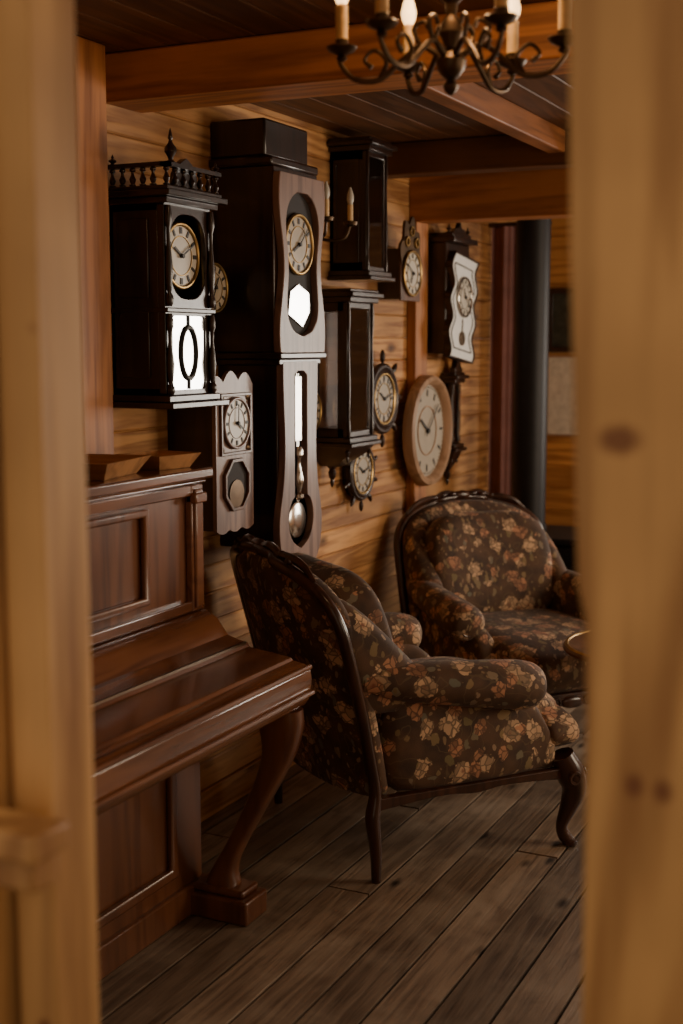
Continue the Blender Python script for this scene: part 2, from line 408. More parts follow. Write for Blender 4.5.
def regulator(name,y,z0,z1,w,d,dr_,wood_=None,crown=1,face=None,columns=True,bottom=True,glazed=True):
    wood_=wood_ or M_waln
    e=empty(name,(WX,y,z0)); h=z1-z0; hw=w/2
    if glazed:
        part('case',[gb(0,.02,-hw,hw,0,h),gb(0,d-.03,-hw,hw,0,.035),gb(0,d-.03,-hw,hw,h-.035,h)]+
            [gb(a,b,s*hw-(.012 if s>0 else 0),s*hw+(.012 if s<0 else 0),0,h) for s in(-1,1) for a,b in((0,.035),(d-.055,d-.03))],wood_,e,bevel=.002)
        part('side_glass',[gb(.035,d-.055,s*(hw-.006)-.001,s*(hw-.006)+.001,.035,h-.035) for s in(-1,1)],M_glass,e,smooth=False)
        part('backboard',[gb(.02,.023,-hw+.012,hw-.012,.03,h-.03)],M_waln2,e)
    else:
        part('case',[gb(0,.02,-hw,hw,0,h),gb(0,d-.03,-hw,hw,0,.035),gb(0,d-.03,-hw,hw,h-.035,h)]+
            [gb(0,d-.03,s*hw-(.012 if s>0 else 0),s*hw+(.012 if s<0 else 0),0,h) for s in(-1,1)],wood_,e,bevel=.002)
        part('side_mouldings',[gring([(.015,.03),(d-.045,.03),(d-.045,h-.03),(.015,h-.03)],[(.03,.045),(d-.06,.045),(d-.06,h-.045),(.03,h-.045)],s*hw-.003,s*hw+.003,'y') for s in(-1,1)],wood_,e,bevel=.001)
        part('backboard',[gb(.02,.023,-hw+.012,hw-.012,.03,h-.03)],M_inside,e)
    fw=w*.10
    outer=[(-hw,0),(hw,0),(hw,h),(-hw,h)]
    inner=[(-hw+fw,fw),(hw-fw,fw),(hw-fw,h-fw),(-hw+fw,h-fw)]
    part('door_frame',[gring(outer,inner,d-.033,d-.014,'x')],wood_,e,bevel=.003)
    part('glass',[gb(d-.020,d-.017,-hw+fw,hw-fw,fw,h-fw)],M_glass,e,smooth=False)
    if columns:
        part('columns',[spindle(d-.010,s*(hw-fw*.3),.0,h,fw*.32) for s in(-1,1)],wood_,e)
    part('cornice',[gb(0,d+.008,-hw-.015,hw+.015,h,h+.02),gb(0,d+.024,-hw-.03,hw+.03,h+.02,h+.038),gb(0,d+.008,-hw-.015,hw+.015,h+.038,h+.05)],wood_,e,bevel=.003)
    if crown==1:
        pts=[(-hw,0),(hw,0),(hw,.02),(hw*.6,.03),(hw*.3,.07),(0,.085),(-hw*.3,.07),(-hw*.6,.03),(-hw,.02)]
        part('pediment',[gprism([(a,b+h+.05) for a,b in pts],d-.03,d,'x')],wood_,e,bevel=.003)
    part('base',[gb(0,d+.006,-hw-.015,hw+.015,-.02,0),gb(0,d+.018,-hw-.025,hw+.025,-.036,-.02)],wood_,e,bevel=.003)
    if bottom:
        rings=[]
        for k,zz,dd in((1,-.036,1),(.8,-.07,.85),(.5,-.10,.6),(.25,-.12,.45)):
            a=hw*k; rings.append([(0,-a,zz),(d*dd,-a,zz),(d*dd,a,zz),(0,a,zz)])
        part('bracket',[gloft(rings),pendant(d*.22,0,-.115,.09,.022),pendant(d-.02,-hw+.015,-.036,.06,.014),pendant(d-.02,hw-.015,-.036,.06,.014)],wood_,e,angle=30)
    zd=h-fw-dr_*1.15
    dial(e,d-.034,0,zd,dr_,face)
    pendulum(e,d-.036,0,zd-dr_,h*.2,min(w*.24,.045),M_silver)
    part('weights',[glathe([(.004,0),(.016,.004),(.016,.14),(.004,.144)],(d-.055,s*w*.2,h*.28),'z',16) for s in(-1,1)],M_silver,e)
    return e

def clock1():
    y0,y1=3.17,3.425; yc=(y0+y1)/2; hw=(y1-y0)/2; d=.194; zb=1.455
    e=empty('gallery_wall_clock',(WX,yc,zb)); h=.545
    part('case',[gb(0,d-.03,-hw,-hw+.018,0,h),gb(0,d-.03,hw-.018,hw,0,h),gb(0,.014,-hw,hw,0,h),gb(0,d-.03,-hw,hw,0,.02),gb(0,d-.03,-hw,hw,h-.02,h)],M_waln,e,bevel=.002)
    part('side_panel_mould',[gb(.03,d-.06,-hw-.006,-hw,.05,.24),gb(.03,d-.06,-hw-.006,-hw,.28,h-.04)],M_waln,e,bevel=.003)
    o1=supl(hw,.152,30,48,(0,.397)); i1=supl(.10,.122,2.6,48,(0,.40))
    part('upper_door',[gring(o1,i1,d-.03,d-.008,'x')],M_waln,e,bevel=.002)
    o2=supl(hw,.122,30,48,(0,.122)); i2=supl(.088,.108,14,48,(0,.122))
    part('lower_door',[gring(o2,i2,d-.03,d-.008,'x')],M_waln,e,bevel=.002)
    part('glare_panel',[gb(d-.018,d-.012,-.09,.09,.012,.232)],M_mirror,e)  # mirror finish put in to give the door glass its bright reflection
    part('oval_ornament',[gtorus((d-.008,0,.122),.052,.005,'x',36,8,.8,1.45),gb(d-.011,d-.007,-.003,.003,.015,.045),gb(d-.011,d-.007,-.003,.003,.20,.23)],M_ink,e)
    part('mid_rail',[gb(0,d+.004,-hw-.005,hw+.005,.238,.252)],M_waln,e,bevel=.003)
    dial(e,d-.038,0,.405,.092,M_dialw,M_brass,(10,2))
    part('dial_backboard',[gb(.1,.105,-.1,.1,.25,.52)],M_inside,e)
    part('columns',[spindle(d+.000,s*(hw-.012),.255,h-.005,.012) for s in(-1,1)]+[spindle(d+.000,s*(hw-.012),.0,.235,.012) for s in(-1,1)],M_waln,e)
    part('cornice',[gb(0,d+.012,-hw-.012,hw+.012,h,h+.018),gb(0,d+.036,-hw-.036,hw+.03,h+.018,h+.036),gb(0,d+.022,-hw-.022,hw+.02,h+.036,h+.048)],M_waln,e,bevel=.003)
    g=[]
    zt=h+.048
    for i in range(7):
        yy=-hw-.005+(2*hw+.01)*i/6; g.append(spindle(d+.008,yy,zt,zt+.052,.010))
    for i in range(5):
        xx=.02+(d-.02)*i/5; g.append(spindle(xx,-hw-.008,zt,zt+.052,.010)); 
    g+=[gb(0,d+.02,-hw-.02,-hw+.004,zt+.052,zt+.064),gb(d-.004,d+.02,-hw-.02,hw+.02,zt+.052,zt+.064)]
    part('gallery_balustrade',g,M_waln,e)
    part('finials',[finial(d+.008,hw+.006,zt+.064,.03,.012),finial(.02,-hw-.006,zt+.064,.03,.012)],M_waln,e)
    pts=[(-.06,0),(.06,0),(.055,.04),(.03,.075),(0,.09),(-.03,.075),(-.055,.04)]
    part('crest',[gprism([(a,b+zt) for a,b in pts],d-.03,d-.008,'x'),finial(d-.0,-hw+.03,zt+.062,.10,.018)],M_waln,e,bevel=.002)
    part('base',[gb(0,d+.012,-hw-.012,hw+.012,-.02,0),gb(0,d+.034,-hw-.03,hw+.03,-.038,-.02)],M_waln,e,bevel=.003)
clock1()

def clock2():
    yc=3.885; e=empty('pendulum_case_clock',(WX,yc,.84)); d=.255; hw=.155
    H=lambda z:z-.84
    part('hood_case',[gb(0,d-.02,-hw,hw,H(1.575),H(2.17))],M_waln,e,bevel=.004)
    part('hood_top',[gb(0,d-.02,-hw-.012,hw+.012,H(2.17),H(2.20)),gb(0,d-.05,-hw,hw*.95,H(2.20),H(2.32))],M_waln,e,bevel=.008)
    fo=lambda z:.148+.016*math.sin((z-H(1.57))/.57*PI*2.6+.6)
    z0,z1=H(1.575),H(2.15)
    fi=lambda z:max(.004,(.112+.013*math.sin((z-z0)/.57*PI*3+.2))*max(0,1-abs((z-(z0+.29))/.235)**4.0)**.5)
    def loop(fn,a,b): return hwloop(fn,a,b,40)
    part('hood_front',[gring(loop(fo,z0,z1),loop(fi,z0+.055,z1-.055),d-.02,d+.006,'x')],M_mauve,e,bevel=.003)
    part('hood_recess',[gb(d-.022,d-.018,-.13,.13,z0+.04,z1-.04)],M_inside,e)
    dial(e,d-.016,0,H(1.93),.095,M_dial,M_brass,(8,1.5))
    part('pendulum_glass_plaque',[gprism([(-.07,H(1.70)),(.03,H(1.66)),(.09,H(1.72)),(.075,H(1.775)),(.0,H(1.80)),(-.055,H(1.775))],d-.018,d-.012,'x')],M_mirror,e,bevel=.001)  # mirror piece cut to the shape of the white highlight
    part('waist_moulding',[gb(0,d+.01,-hw-.01,hw+.01,H(1.555),H(1.575)),gb(0,d-.005,-hw+.006,hw-.006,H(1.535),H(1.555))],M_waln,e,bevel=.004)
    part('trunk_case',[gb(0,d-.03,-.12,.12,H(.92),H(1.535))],M_waln,e,bevel=.003)
    t0,t1=H(.84),H(1.545)
    def to(z):
        s=(z-t0)/(t1-t0)
        w=.125+.030*math.exp(-((s-.22)/.16)**2)-.012*math.exp(-((s-.6)/.2)**2)
        if s<.12: w*=(max(0.0,1-((.12-s)/.12)**2))**.5*.55+.45
        return w
    def ti(z):
        s=(z-t0)/(t1-t0)
        c=.25; r=.135
        w=.045
        if s<c+.1: 
            q=1-((s-c)/r)**2
            w=max(w if s>c else 0.0,.09*math.sqrt(max(q,0)))
        if s>.93: w*=max(0,(1-((s-.93)/.03)**2))**.5 if s<.96 else 0
        return max(w,.003)
    part('trunk_front',[gring(hwloop(to,t0,t1,50),hwloop(ti,t0+.075,t1-.03,50),d-.03,d-.004,'x')],M_mauve,e,bevel=.002)
    part('trunk_recess',[gb(d-.034,d-.030,-.11,.11,t0+.06,t1-.02)],M_inside,e)
    pendulum(e,d-.02,0,t1-.04,t0+.17,.062,M_silver)
    part('pendulum_column',[spindle(d-.016,0,t0+.24,t0+.42,.02),gb(d-.022,d-.014,-.022,.022,t0+.44,t1-.05)],M_silver,e)
clock2()

def clock3():
    yc=3.56; e=empty('octagon_drop_clock',(WX,yc,1.02)); d=.19; hw=.115; h=.50
    part('case',[gb(0,d-.02,-hw+.008,hw-.008,.0,h-.04)],M_waln,e,bevel=.003)
    lp=[(hw,0)]+[(hw,.44)]
    top=[(hw-2*hw*i/20, .455+.03*abs(math.sin(PI*2.5*i/20))+.015*math.sin(PI*i/20)) for i in range(21)]
    bot=[(-hw+2*hw*i/20,.0-.012*abs(math.sin(PI*3*i/20))) for i in range(1,20)]
    outline=lp+top[0:]+[(-hw,.44),(-hw,0)]+bot
    part('front_board',[gprism(outline,d-.02,d-.006,'x')],M_mauve,e)
    part('door_mould',[gring([(-.095,.235),(.095,.235),(.095,.43),(-.095,.43)],[(-.085,.245),(.085,.245),(.085,.42),(-.085,.42)],d-.006,d+.003,'x')],M_waln2,e,bevel=.002)
    dial(e,d-.004,0,.335,.078,M_dialw,M_mauve,(4,12.1))
    oc=[(.085*math.cos(PI/8+i*PI/4),.14+.09*math.sin(PI/8+i*PI/4)) for i in range(8)]
    oi=[(.072*math.cos(PI/8+i*PI/4),.14+.077*math.sin(PI/8+i*PI/4)) for i in range(8)]
    part('octagon_window',[gring(oc,oi,d-.006,d+.006,'x')],M_waln2,e,bevel=.002)
    part('window_dark',[gprism(oi,d-.006,d-.004,'x')],M_inside,e)
    part('pendulum',[glathe([(.008,0),(.045,.001),(.045,.004),(.008,.005)],(d-.004,0,.11),'x',28)],M_bronze,e)
    part('spandrels',[glathe([(.002,0),(.012,0),(.002,.006)],(d-.004,s*.08,.335+t*.082),'x',10) for s in(-1,1) for t in(-1,1)],M_bronze,e)
clock3()

regulator('carved_regulator_clock',4.555,1.25,1.76,.225,.17,.070,crown=0)
regulator('tall_regulator_clock',4.705,1.885,2.335,.185,.17,.062,crown=0,bottom=False,glazed=False)

def clock6():
    e=empty('comtoise_wall_clock',(WX,5.165,1.90)); d=.12
    part('case',[gb(0,d-.02,-.1,.1,-.11,.10)],M_waln,e,bevel=.004)
    pts=[]
    N=36
    for i in range(N+1):
        t=PI*i/N; r=.125+.012*math.cos(9*t); zz=.03+r*math.sin(t)*1.55; pts.append((r*.9*math.cos(t),zz))
    part('repousse_crest',[gprism(pts,d-.02,d-.008,'x')],M_bronze,e)
    part('crest_scrolls',[gtorus((d-.005,s*.05,.13),.018,.006,'x',16,6) for s in(-1,1)]+[gtorus((d-.005,0,.175),.018,.005,'x',16,6)],M_brass,e)
    part('front_plate',[gb(d-.02,d-.01,-.105,.105,-.115,.06)],M_waln2,e,bevel=.003)
    dial(e,d-.008,0,0,.092,M_dialw,M_brass,(7,10))
clock6()

def clock7():
    e=empty('wavy_case_clock',(WX,5.70,1.53)); d=.15; h=.53
    part('case',[gb(0,d-.03,-.15,.15,.03,h)],M_waln,e,bevel=.006)
    part('crown',[gb(0,d+.01,-.155,.155,h,h+.025),gb(0,d-.01,-.12,.12,h+.025,h+.045)],M_waln,e,bevel=.004)
    part('crown_ornament',[gprism([(-.09,h+.045),(.09,h+.045),(.06,h+.065),(.02,h+.07),(0,h+.1),(-.02,h+.07),(-.06,h+.065)],d-.04,d-.02,'x'),finial(d-.03,-.12,h+.045,.04,.012),finial(d-.03,.12,h+.045,.04,.012)],M_waln,e)
    sh=lambda z:.020*math.sin(z*2*PI/.15)
    def lp(w,a,b,n=48):
        zs=[a+(b-a)*i/n for i in range(n+1)]
        return [(w+sh(z),z) for z in zs]+[(-w+sh(z),z) for z in reversed(zs)]
    part('wavy_frame',[gring(lp(.155,0,h-.05),lp(.147,.009,h-.059),d-.03,d+.002,'x')],M_waln,e,bevel=.002)
    part('wavy_plate',[gprism(lp(.149,.007,h-.057),d-.03,d-.004,'x')],M_white,e)
    dial(e,d-.003,0,.29,.088,M_dialw,M_silver,(11,4))
    part('inner_lines',[gring(lp(.116,.045,h-.10),lp(.110,.051,h-.106),d-.004,d-.001,'x')],M_ink,e)
    part('pendulum',[glathe([(.01,0),(.032,.002),(.032,.006),(.01,.008)],(d-.003,0,.10),'x',24),gb(d-.004,d-.0,-.003,.003,.1,.19)],M_bronze,e)
    for o in e.children:
        if o.name.startswith(('wavy','dial','inner','pend')):
            o.rotation_euler=(R(-7),0,0); o.location=(0,-.028,0)
clock7()

def wheel(name,y,z,r,rd,wd,n=8):
    e=empty(name,(WX,y,z)); 
    part('rim',[gtorus((.04,0,0),r*.66,r*.075,'x',48,10),gtorus((.045,0,0),rd*1.1,r*.06,'x',40,8)],wd,e)
    sp_=[]
    for i in range(n):
        a=2*PI*i/n; d=Vector((0,math.sin(a),math.cos(a)))
        pts=[Vector((.04,0,0))+d*(r*q) for q in(.3,.5,.66,.74,.80,.88,.95,1.0)]
        sp_.append(gtube(pts,[r*q for q in(.04,.05,.045,.03,.055,.06,.045,.02)],8,3))
    part('spokes',sp_,wd,e)
    part('hub',[glathe([(rd*1.1,0),(rd*1.1,.035),(rd,.04)],(0,0,0),'x',32)],wd,e)
    dial(e,.042,0,0,rd,M_dialb,M_brass,(10,2.5))
wheel('ship_wheel_clock',5.03,1.375,.205,.105,M_waln)
wheel('ship_wheel_clock',4.82,1.085,.165,.09,M_waln,10)

e=empty('round_wooden_clock',(WX+.047,5.48,1.215))
part('rim',[glathe([(.20,.0),(.25,.0),(.252,.02),(.245,.045),(.228,.052),(.218,.045),(.208,.018),(.20,.0)],(0,0,0),'x',64)],M_ringw,e)
part('face',[glathe([(.05,.008),(.215,.008),(.215,.014),(.05,.014)],(0,0,0),'x',64)],M_dialb,e)
g=[]
for i in range(12): g.append(gbar(.015,0,0,2*PI*i/12,.155,.185,.012))
for i in range(60): g.append(gbar(.015,0,0,2*PI*i/60,.192,.20,.002))
g+=[gbar(.020,0,0,2*PI*10.1/12,-.02,.10,.010),gbar(.023,0,0,2*PI*1.5/12,-.03,.16,.007),glathe([(.012,0),(.012,.014)],(.014,0,0),'x',16)]
part('hands_and_numerals',g,M_ink,e,smooth=False)
part('inner_ring',[gtorus((.016,0,0),.11,.003,'x',40,6)],M_ringw,e)

regulator('miniature_regulator_clock',5.86,1.13,1.42,.10,.07,.034,crown=1,glazed=False)

def roundclock(name,y,z,r,d=.06,wd=None):
    e=empty(name,(WX,y,z))
    part('housing',[glathe([(r*1.0,0),(r*1.18,.01),(r*1.2,d*.6),(r*1.05,d),(r,d-.01)],(0,0,0),'x',36)],wd or M_waln,e)
    dial(e,d-.008,0,0,r,M_dial,M_brass,(1,7))
roundclock('brass_round_clock',3.59,1.78,.075,.10,M_brass)
roundclock('brass_round_clock',4.32,1.355,.075,.07,M_waln)
e=empty('wall_barometer',(WX,4.30,1.9))
part('board',[gprism(hwloop(lambda z:.02+.03*math.exp(-((z-.07)/.06)**2),0,.3,24),0,.02,'x')],M_waln2,e,bevel=.002)
dial(e,.022,0,.07,.035,M_dialw,M_brass,(1,6))

def sconce(y,z):
    e=empty('wall_sconce',(WX,y,z))
    part('backplate',[gprism(supl(.035,.085,2.5,32,(0,0),.06,6),0,.012,'x'),glathe([(.022,0),(.03,.012),(.012,.03)],(.012,0,0),'x',20)],M_bronze,e)
    for i,s in enumerate((-1,1)):
        part('arm_%d'%i,[gtube([(.03,0,0),(.08,s*.04,-.05),(.15,s*.08,-.05),(.17,s*.10,.0)],[.006,.006,.006,.005],8,6),gtorus((.07,s*.035,-.02),.018,.004,'y',16,6)],M_bronze,e)
        part('cup_%d'%i,[glathe([(.006,-.005),(.024,.0),(.028,.012),(.014,.016)],(.17,s*.10,0),'z',18)],M_bronze,e)
        part('candle_%d'%i,[glathe([(.010,.014),(.010,.075)],(.17,s*.10,0),'z',14)],M_candle,e)
        part('bulb_%d'%i,[glathe([(.007,.075),(.013,.092),(.012,.11),(.003,.138)],(.17,s*.10,0),'z',14)],M_dialw,e)
sconce(4.34,2.04)

# ------------------------------------------------------------------ piano
p=empty('upright_piano',(-2.0,2.36,0),world=True)
Y0,Y1=1.66,3.05
part('body',[gb(-2.24,-1.92,Y0,Y1,.03,1.222)],M_pianoz,p,bevel=.004)
part('plinth',[gb(-2.25,-1.905,Y0,Y1+.01,0,.09)],M_pianoz,p,bevel=.006)
part('top_lid',[gb(-2.255,-1.885,Y0-.02,Y1+.035,1.235,1.265),gb(-2.25,-1.90,Y0-.01,Y1+.02,1.222,1.235)],M_piano,p,bevel=.008,bseg=3)
fr=[gb(-1.921,-1.902,Y0,Y1,1.19,1.222),gb(-1.921,-1.902,Y0,Y1,.87,.90),gb(-1.921,-1.900,Y1-.06,Y1,.87,1.222),gb(-1.921,-1.902,Y0,Y0+.06,.87,1.222)]
part('upper_frame',fr,M_piano,p,bevel=.004)
def pm(y0,y1,z0,z1,w=.022,x=-1.92):
    return gring([(y0,z0),(y1,z0),(y1,z1),(y0,z1)],[(y0+w,z0+w),(y1-w,z0+w),(y1-w,z1-w),(y0+w,z1-w)],x,x+.02,'x')
part('panel_mouldings',[pm(2.14,2.79,.925,1.18),pm(1.74,2.10,.925,1.18)],M_pianoz,p,bevel=.006)
part('pilaster',[gb(-1.92,-1.892,Y1-.05,Y1-.01,.88,1.21),gb(-1.92,-1.885,Y1-.06,Y1,1.17,1.20)],M_piano,p,bevel=.005)
kb=[(-1.921,.62),(-1.62,.62),(-1.59,.628),(-1.575,.65),(-1.568,.70),(-1.572,.728),(-1.59,.742),(-1.625,.748),(-1.632,.756),(-1.76,.772),(-1.768,.784),(-1.80,.79),(-1.83,.80),(-1.865,.845),(-1.90,.865),(-1.921,.866)]
part('keyboard_case',[gprism(kb,Y0+.01,Y1+.01,'y')],M_piano,p,bevel=.002,angle=30)
part('lid_hinge',[gb(-1.772,-1.766,Y0+.02,Y1,.776,.788)],M_bronze,p)
part('key_slip_bead',[gtube([(-1.566,Y0+.01,.665),(-1.566,Y1+.01,.665)],.007,10,1),gtube([(-1.575,Y0+.01,.735),(-1.575,Y1+.01,.735)],.008,10,1)],M_piano,p)
for i,yy in enumerate((Y0+.05,3.025)):
    cs=[(-1.655,.62,.070),(-1.645,.57,.062),(-1.65,.50,.047),(-1.68,.42,.037),(-1.73,.32,.030),(-1.79,.21,.027),(-1.825,.14,.034),(-1.835,.09,.05)]
    q=cat([(a,b,c) for a,b,c in cs],4); rings=[]
    for v in q:
        hy=.026+v.z*.2; a=v.z
        rings.append([(v.x+a*sp(math.cos(t),.6),yy+hy*sp(math.sin(t),.6),v.y) for t in [2*PI*k/20 for k in range(20)]])
    part('cabriole_leg_%d'%i,[gloft(rings)],M_pianoz,p,angle=50)
    part('leg_foot_%d'%i,[gb(-1.93,-1.725,yy-.06,yy+.06,0,.07),gb(-1.91,-1.745,yy-.045,yy+.045,.07,.092)],M_pianoz,p,bevel=.008,bseg=3)
part('lower_panel_mould',[pm(1.85,2.9,.14,.56,.03)],M_pianoz,p,bevel=.006)

def tray(name,x,y,z,a,b,h,rz):
    e=empty(name,(x,y,z),rz)
    def rr(k,zz,ins=0): return [(s*(a*k-ins),t*(b*k-ins),zz) for s,t in((-1,-1),(1,-1),(1,1),(-1,1))]
    part('body',[gloft([rr(.72,0),rr(1,h),rr(1,h,.008),rr(.72,.008,.004)])],M_tray,e,smooth=False)
tray('wooden_tray',-2.02,2.72,1.2655,.10,.14,.045,.2)
tray('wooden_tray',-2.00,2.985,1.2655,.08,.085,.04,-.15)

# ------------------------------------------------------------------ armchair
def armchair(name,loc,rz,crest=True,sy=1,sz=1):
    e=empty(name,loc,rz); e.scale=(1,sy,sz)
    def xo(z): 
        s=(z-.26)/.70; return -.425-.175*max(s,0)**1.1
    def bw(z):
        q=max(0,(z-.72)/.245)
        return (.325+.015*min(1,(z-.26)/.3))*max(.0,1-min(1,q)**3.2)**.5
    def bow(y): return .06*(abs(y)/.33)**2
    rings=[]
    zs=[.245,.26,.35,.45,.55,.65,.72,.78,.83,.87,.90,.925,.945,.957,.963]
    for z in zs:
        w=max(bw(z),.03); th=.06 if z<.9 else .06*max(.35,(1-((z-.9)/.065)**2))**.5
        ring=[]
        for k in range(32):
            t=2*PI*k/32; y=w*sp(math.sin(t),.6); x=xo(z)+.065+th*sp(math.cos(t),.7)+bow(y)
            ring.append((x,y,z))
        rings.append(ring)
    part('back_shell',[gloft(rings)],M_fab,e,sub=1)
    def bf(pv):
        pv=pv.copy()
        k=1-.05*max(0,pv.z/.25); pv.y*=k
        pv.x+= .04*(abs(pv.y)/.26)**2
        return pv
    part('back_cushion',[gpillow((-.345,0,.67),(.105,.285,.26),.55,.5,36,20,-.25,bf)],M_fab,e,sub=1)
    for i,s in enumerate((-1,1)):
        wr=[]
        for z,x1,hh in((.50,-.10,.045),(.58,-.12,.048),(.66,-.20,.048),(.74,-.28,.045),(.81,-.35,.04),(.87,-.42,.03)):
            x0=xo(z)+.08; yc=s*(bw(z)-.042); cx=(x0+x1)/2; hx=max(.02,(x1-x0)/2)
            wr.append([(cx+hx*sp(math.cos(t),.6),yc+hh*sp(math.sin(t),.8),z) for t in [2*PI*k/20 for k in range(20)]])
        part('wing_%d'%i,[gloft(wr)],M_fab,e,sub=1)
        path=[(-.37,s*.300,.615),(-.25,s*.322,.603),(-.08,s*.340,.585),(.08,s*.350,.567),(.16,s*.350,.555),(.205,s*.350,.545),(.223,s*.350,.541)]
        part('arm_roll_%d'%i,[gtube(path,[.045,.058,.068,.075,.076,.062,.02],24,5)],M_fab,e)
        rr=[]
        for x,zt,o in((-.315,.60,-.012),(-.2,.585,.0),(0,.565,.008),(.12,.55,.006),(.19,.53,-.004),(.25,.47,-.012),(.295,.38,-.014),(.32,.34,-.016)):
            yc=s*(.300+o); hy=.045; z0=.255; zc=(zt+z0)/2; hz=(zt-z0)/2
            rr.append([(x,yc+hy*sp(math.cos(t),.5),zc+hz*sp(math.sin(t),.45)) for t in [2*PI*k/24 for k in range(24)]])
        part('arm_panel_%d'%i,[gloft(rr)],M_fab,e,sub=1)
        sc=[]
        for k in range(22):
            t=k/21*PI*2.4; r=.046*(1-.6*k/21)
            sc.append((.212-.006*(r/.046),s*(.350+r*math.sin(t+.3)),.541+r*math.cos(t+.3)))
        part('arm_piping_%d'%i,[gtube(sc,.004,8,2)],M_cwood,e)
        pts=[]; N=30
        for k in range(N+1):
            x=-.34+.69*k/N; pts.append((x,.262))
        for k in range(N,-1,-1):
            x=-.34+.69*k/N; q=k/N
            pts.append((x,.222+.020*math.sin(PI*q)**.8-.012*math.exp(-((q-.5)/.1)**2)))
        part('side_rail_%d'%i,[gprism(pts,s*.335-.014,s*.335+.014,'y')],M_cwood,e,bevel=.003)
        lg=[(.335,s*.325,.300),(.365,s*.335,.235),(.375,s*.340,.185),(.358,s*.334,.12),(.340,s*.328,.065),(.350,s*.332,.028),(.370,s*.340,.010)]
        part('front_leg_%d'%i,[gtube(lg,[.040,.046,.038,.026,.018,.021,.015],12,5),glathe([(.014,0),(.024,.003),(.024,.014),(.012,.02)],(.365,s*.338,0),'z',14)],M_cwood,e)
        part('knee_carving_%d'%i,[gtorus((.405,s*.338,.235),.018,.007,'x',18,6),gtorus((.35,s*.375,.235),.018,.007,'y',18,6)]+[gpillow((.405,s*.338,.20-.02*k),(.008,.010-.002*k,.012),.9,.9,10,6) for k in range(3)],M_cwood,e)
        fp=[(-.335,s*.335,.0),(-.338,s*.338,.10),(-.350,s*.340,.20)]
        rd=[.014,.018,.022]
        for z in(.28,.40,.52,.63,.72,.79,.85,.90,.935,.955):
            w=bw(z); fp.append((xo(z)+.032+bow(w),s*(w+.008),z)); rd.append(.019)
        for yy in(.10,.05,.0):
            fp.append((xo(.967)+.045+bow(yy),s*yy,.968+(.012*(1-yy/.1)))); rd.append(.018)
        part('back_frame_%d'%i,[gtube(fp,rd,12,5)],M_cwood,e)
    pts=[]; N=36
    for k in range(N+1):
        y=-.33+.66*k/N; pts.append((y,.272))
    for k in range(N,-1,-1):
        y=-.33+.66*k/N; q=abs(y)/.33
        pts.append((y,.20+.04*math.sin(PI*q)+.012*math.cos(PI*3*q)))
    part('front_rail',[gprism(pts,.345,.375,'x')],M_cwood,e,bevel=.003)
    part('front_rail_carving',[gpillow((.375,0,.235),(.014,.05,.026),.9,.9,20,10),gtorus((.375,.07,.238),.018,.006,'x',18,6),gtorus((.375,-.07,.238),.018,.006,'x',18,6)],M_cwood,e)
    part('seat_deck',[gpillow((-.0,0,.335),(.352,.315,.085),.35,.25,40,14)],M_fab,e,sub=1)
    def sf(pv):
        pv=pv.copy()
        if pv.x>.1: pv.z-= .6*(pv.x-.1)**2
        return pv
    part('seat_cushion',[gpillow((.075,0,.435),(.345,.275,.075),.55,.35,44,16,0,sf)],M_fab,e,sub=1)
    part('seat_front_roll',[gpillow((.345,0,.365),(.075,.345,.085),.85,.35,36,14)],M_fab,e,sub=1)
    if crest:
        cz=.985; cx=xo(.97)+.05
        g=[gpillow((cx,0,cz),(.018,.045,.022),.9,.9,20,10)]
        for s in(-1,1):
            g.append(gtube([(cx,s*.03,cz+.004),(cx,s*.075,cz+.012),(cx+.005,s*.115,cz),(cx+.005,s*.135,cz-.02),(cx+.005,s*.12,cz-.03),(cx+.005,s*.107,cz-.018)],[.012,.013,.012,.009,.008,.006],8,5))
            g.append(gtube([(cx+.005,s*.12,cz-.008),(cx+.02,s*.18,cz-.012),(cx+.035,s*.235,cz-.030),(cx+.045,s*.285,cz-.070)],[.012,.014,.012,.006],8,5))
            for k in range(4):
                g.append(gpillow((cx+.01,s*(.05+.045*k),cz+.006-.005*k*k*.6),(.012,.016,.012),.9,.9,12,8))
        part('carved_crest',g,M_cwood,e)
    return e
armchair('armchair',(-1.582-.78*.045,3.876+.625*.045,0),math.atan2(.78,.625),True,1.13)
armchair('armchair',(-1.615,5.07,0),math.atan2(-.66,.75),True,1.04,.95)

# ------------------------------------------------------------------ tea table
t=empty('round_tea_table',(-1.00,4.60,0))
part('top',[glathe([(.05,.50),(.28,.50),(.30,.508),(.302,.518),(.295,.526),(.27,.528),(.262,.524),(.05,.524)],(0,0,0),'z',56)],M_waln2,t)
part('rim',[gtorus((0,0,.526),.288,.007,'z',56,8)],M_brass,t)
part('pedestal',[glathe([(.05,.16),(.055,.18),(.03,.22),(.045,.30),(.05,.34),(.028,.40),(.03,.46),(.07,.49),(.08,.50)],(0,0,0),'z',24)],M_waln2,t)
part('feet',[gtube([(0,0,.20),(.10*math.cos(a),.10*math.sin(a),.19),(.19*math.cos(a),.19*math.sin(a),.09),(.25*math.cos(a),.25*math.sin(a),.018)],[.026,.026,.02,.018],10,6) for a in(.3,.3+2*PI/3,.3+4*PI/3)],M_waln2,t)

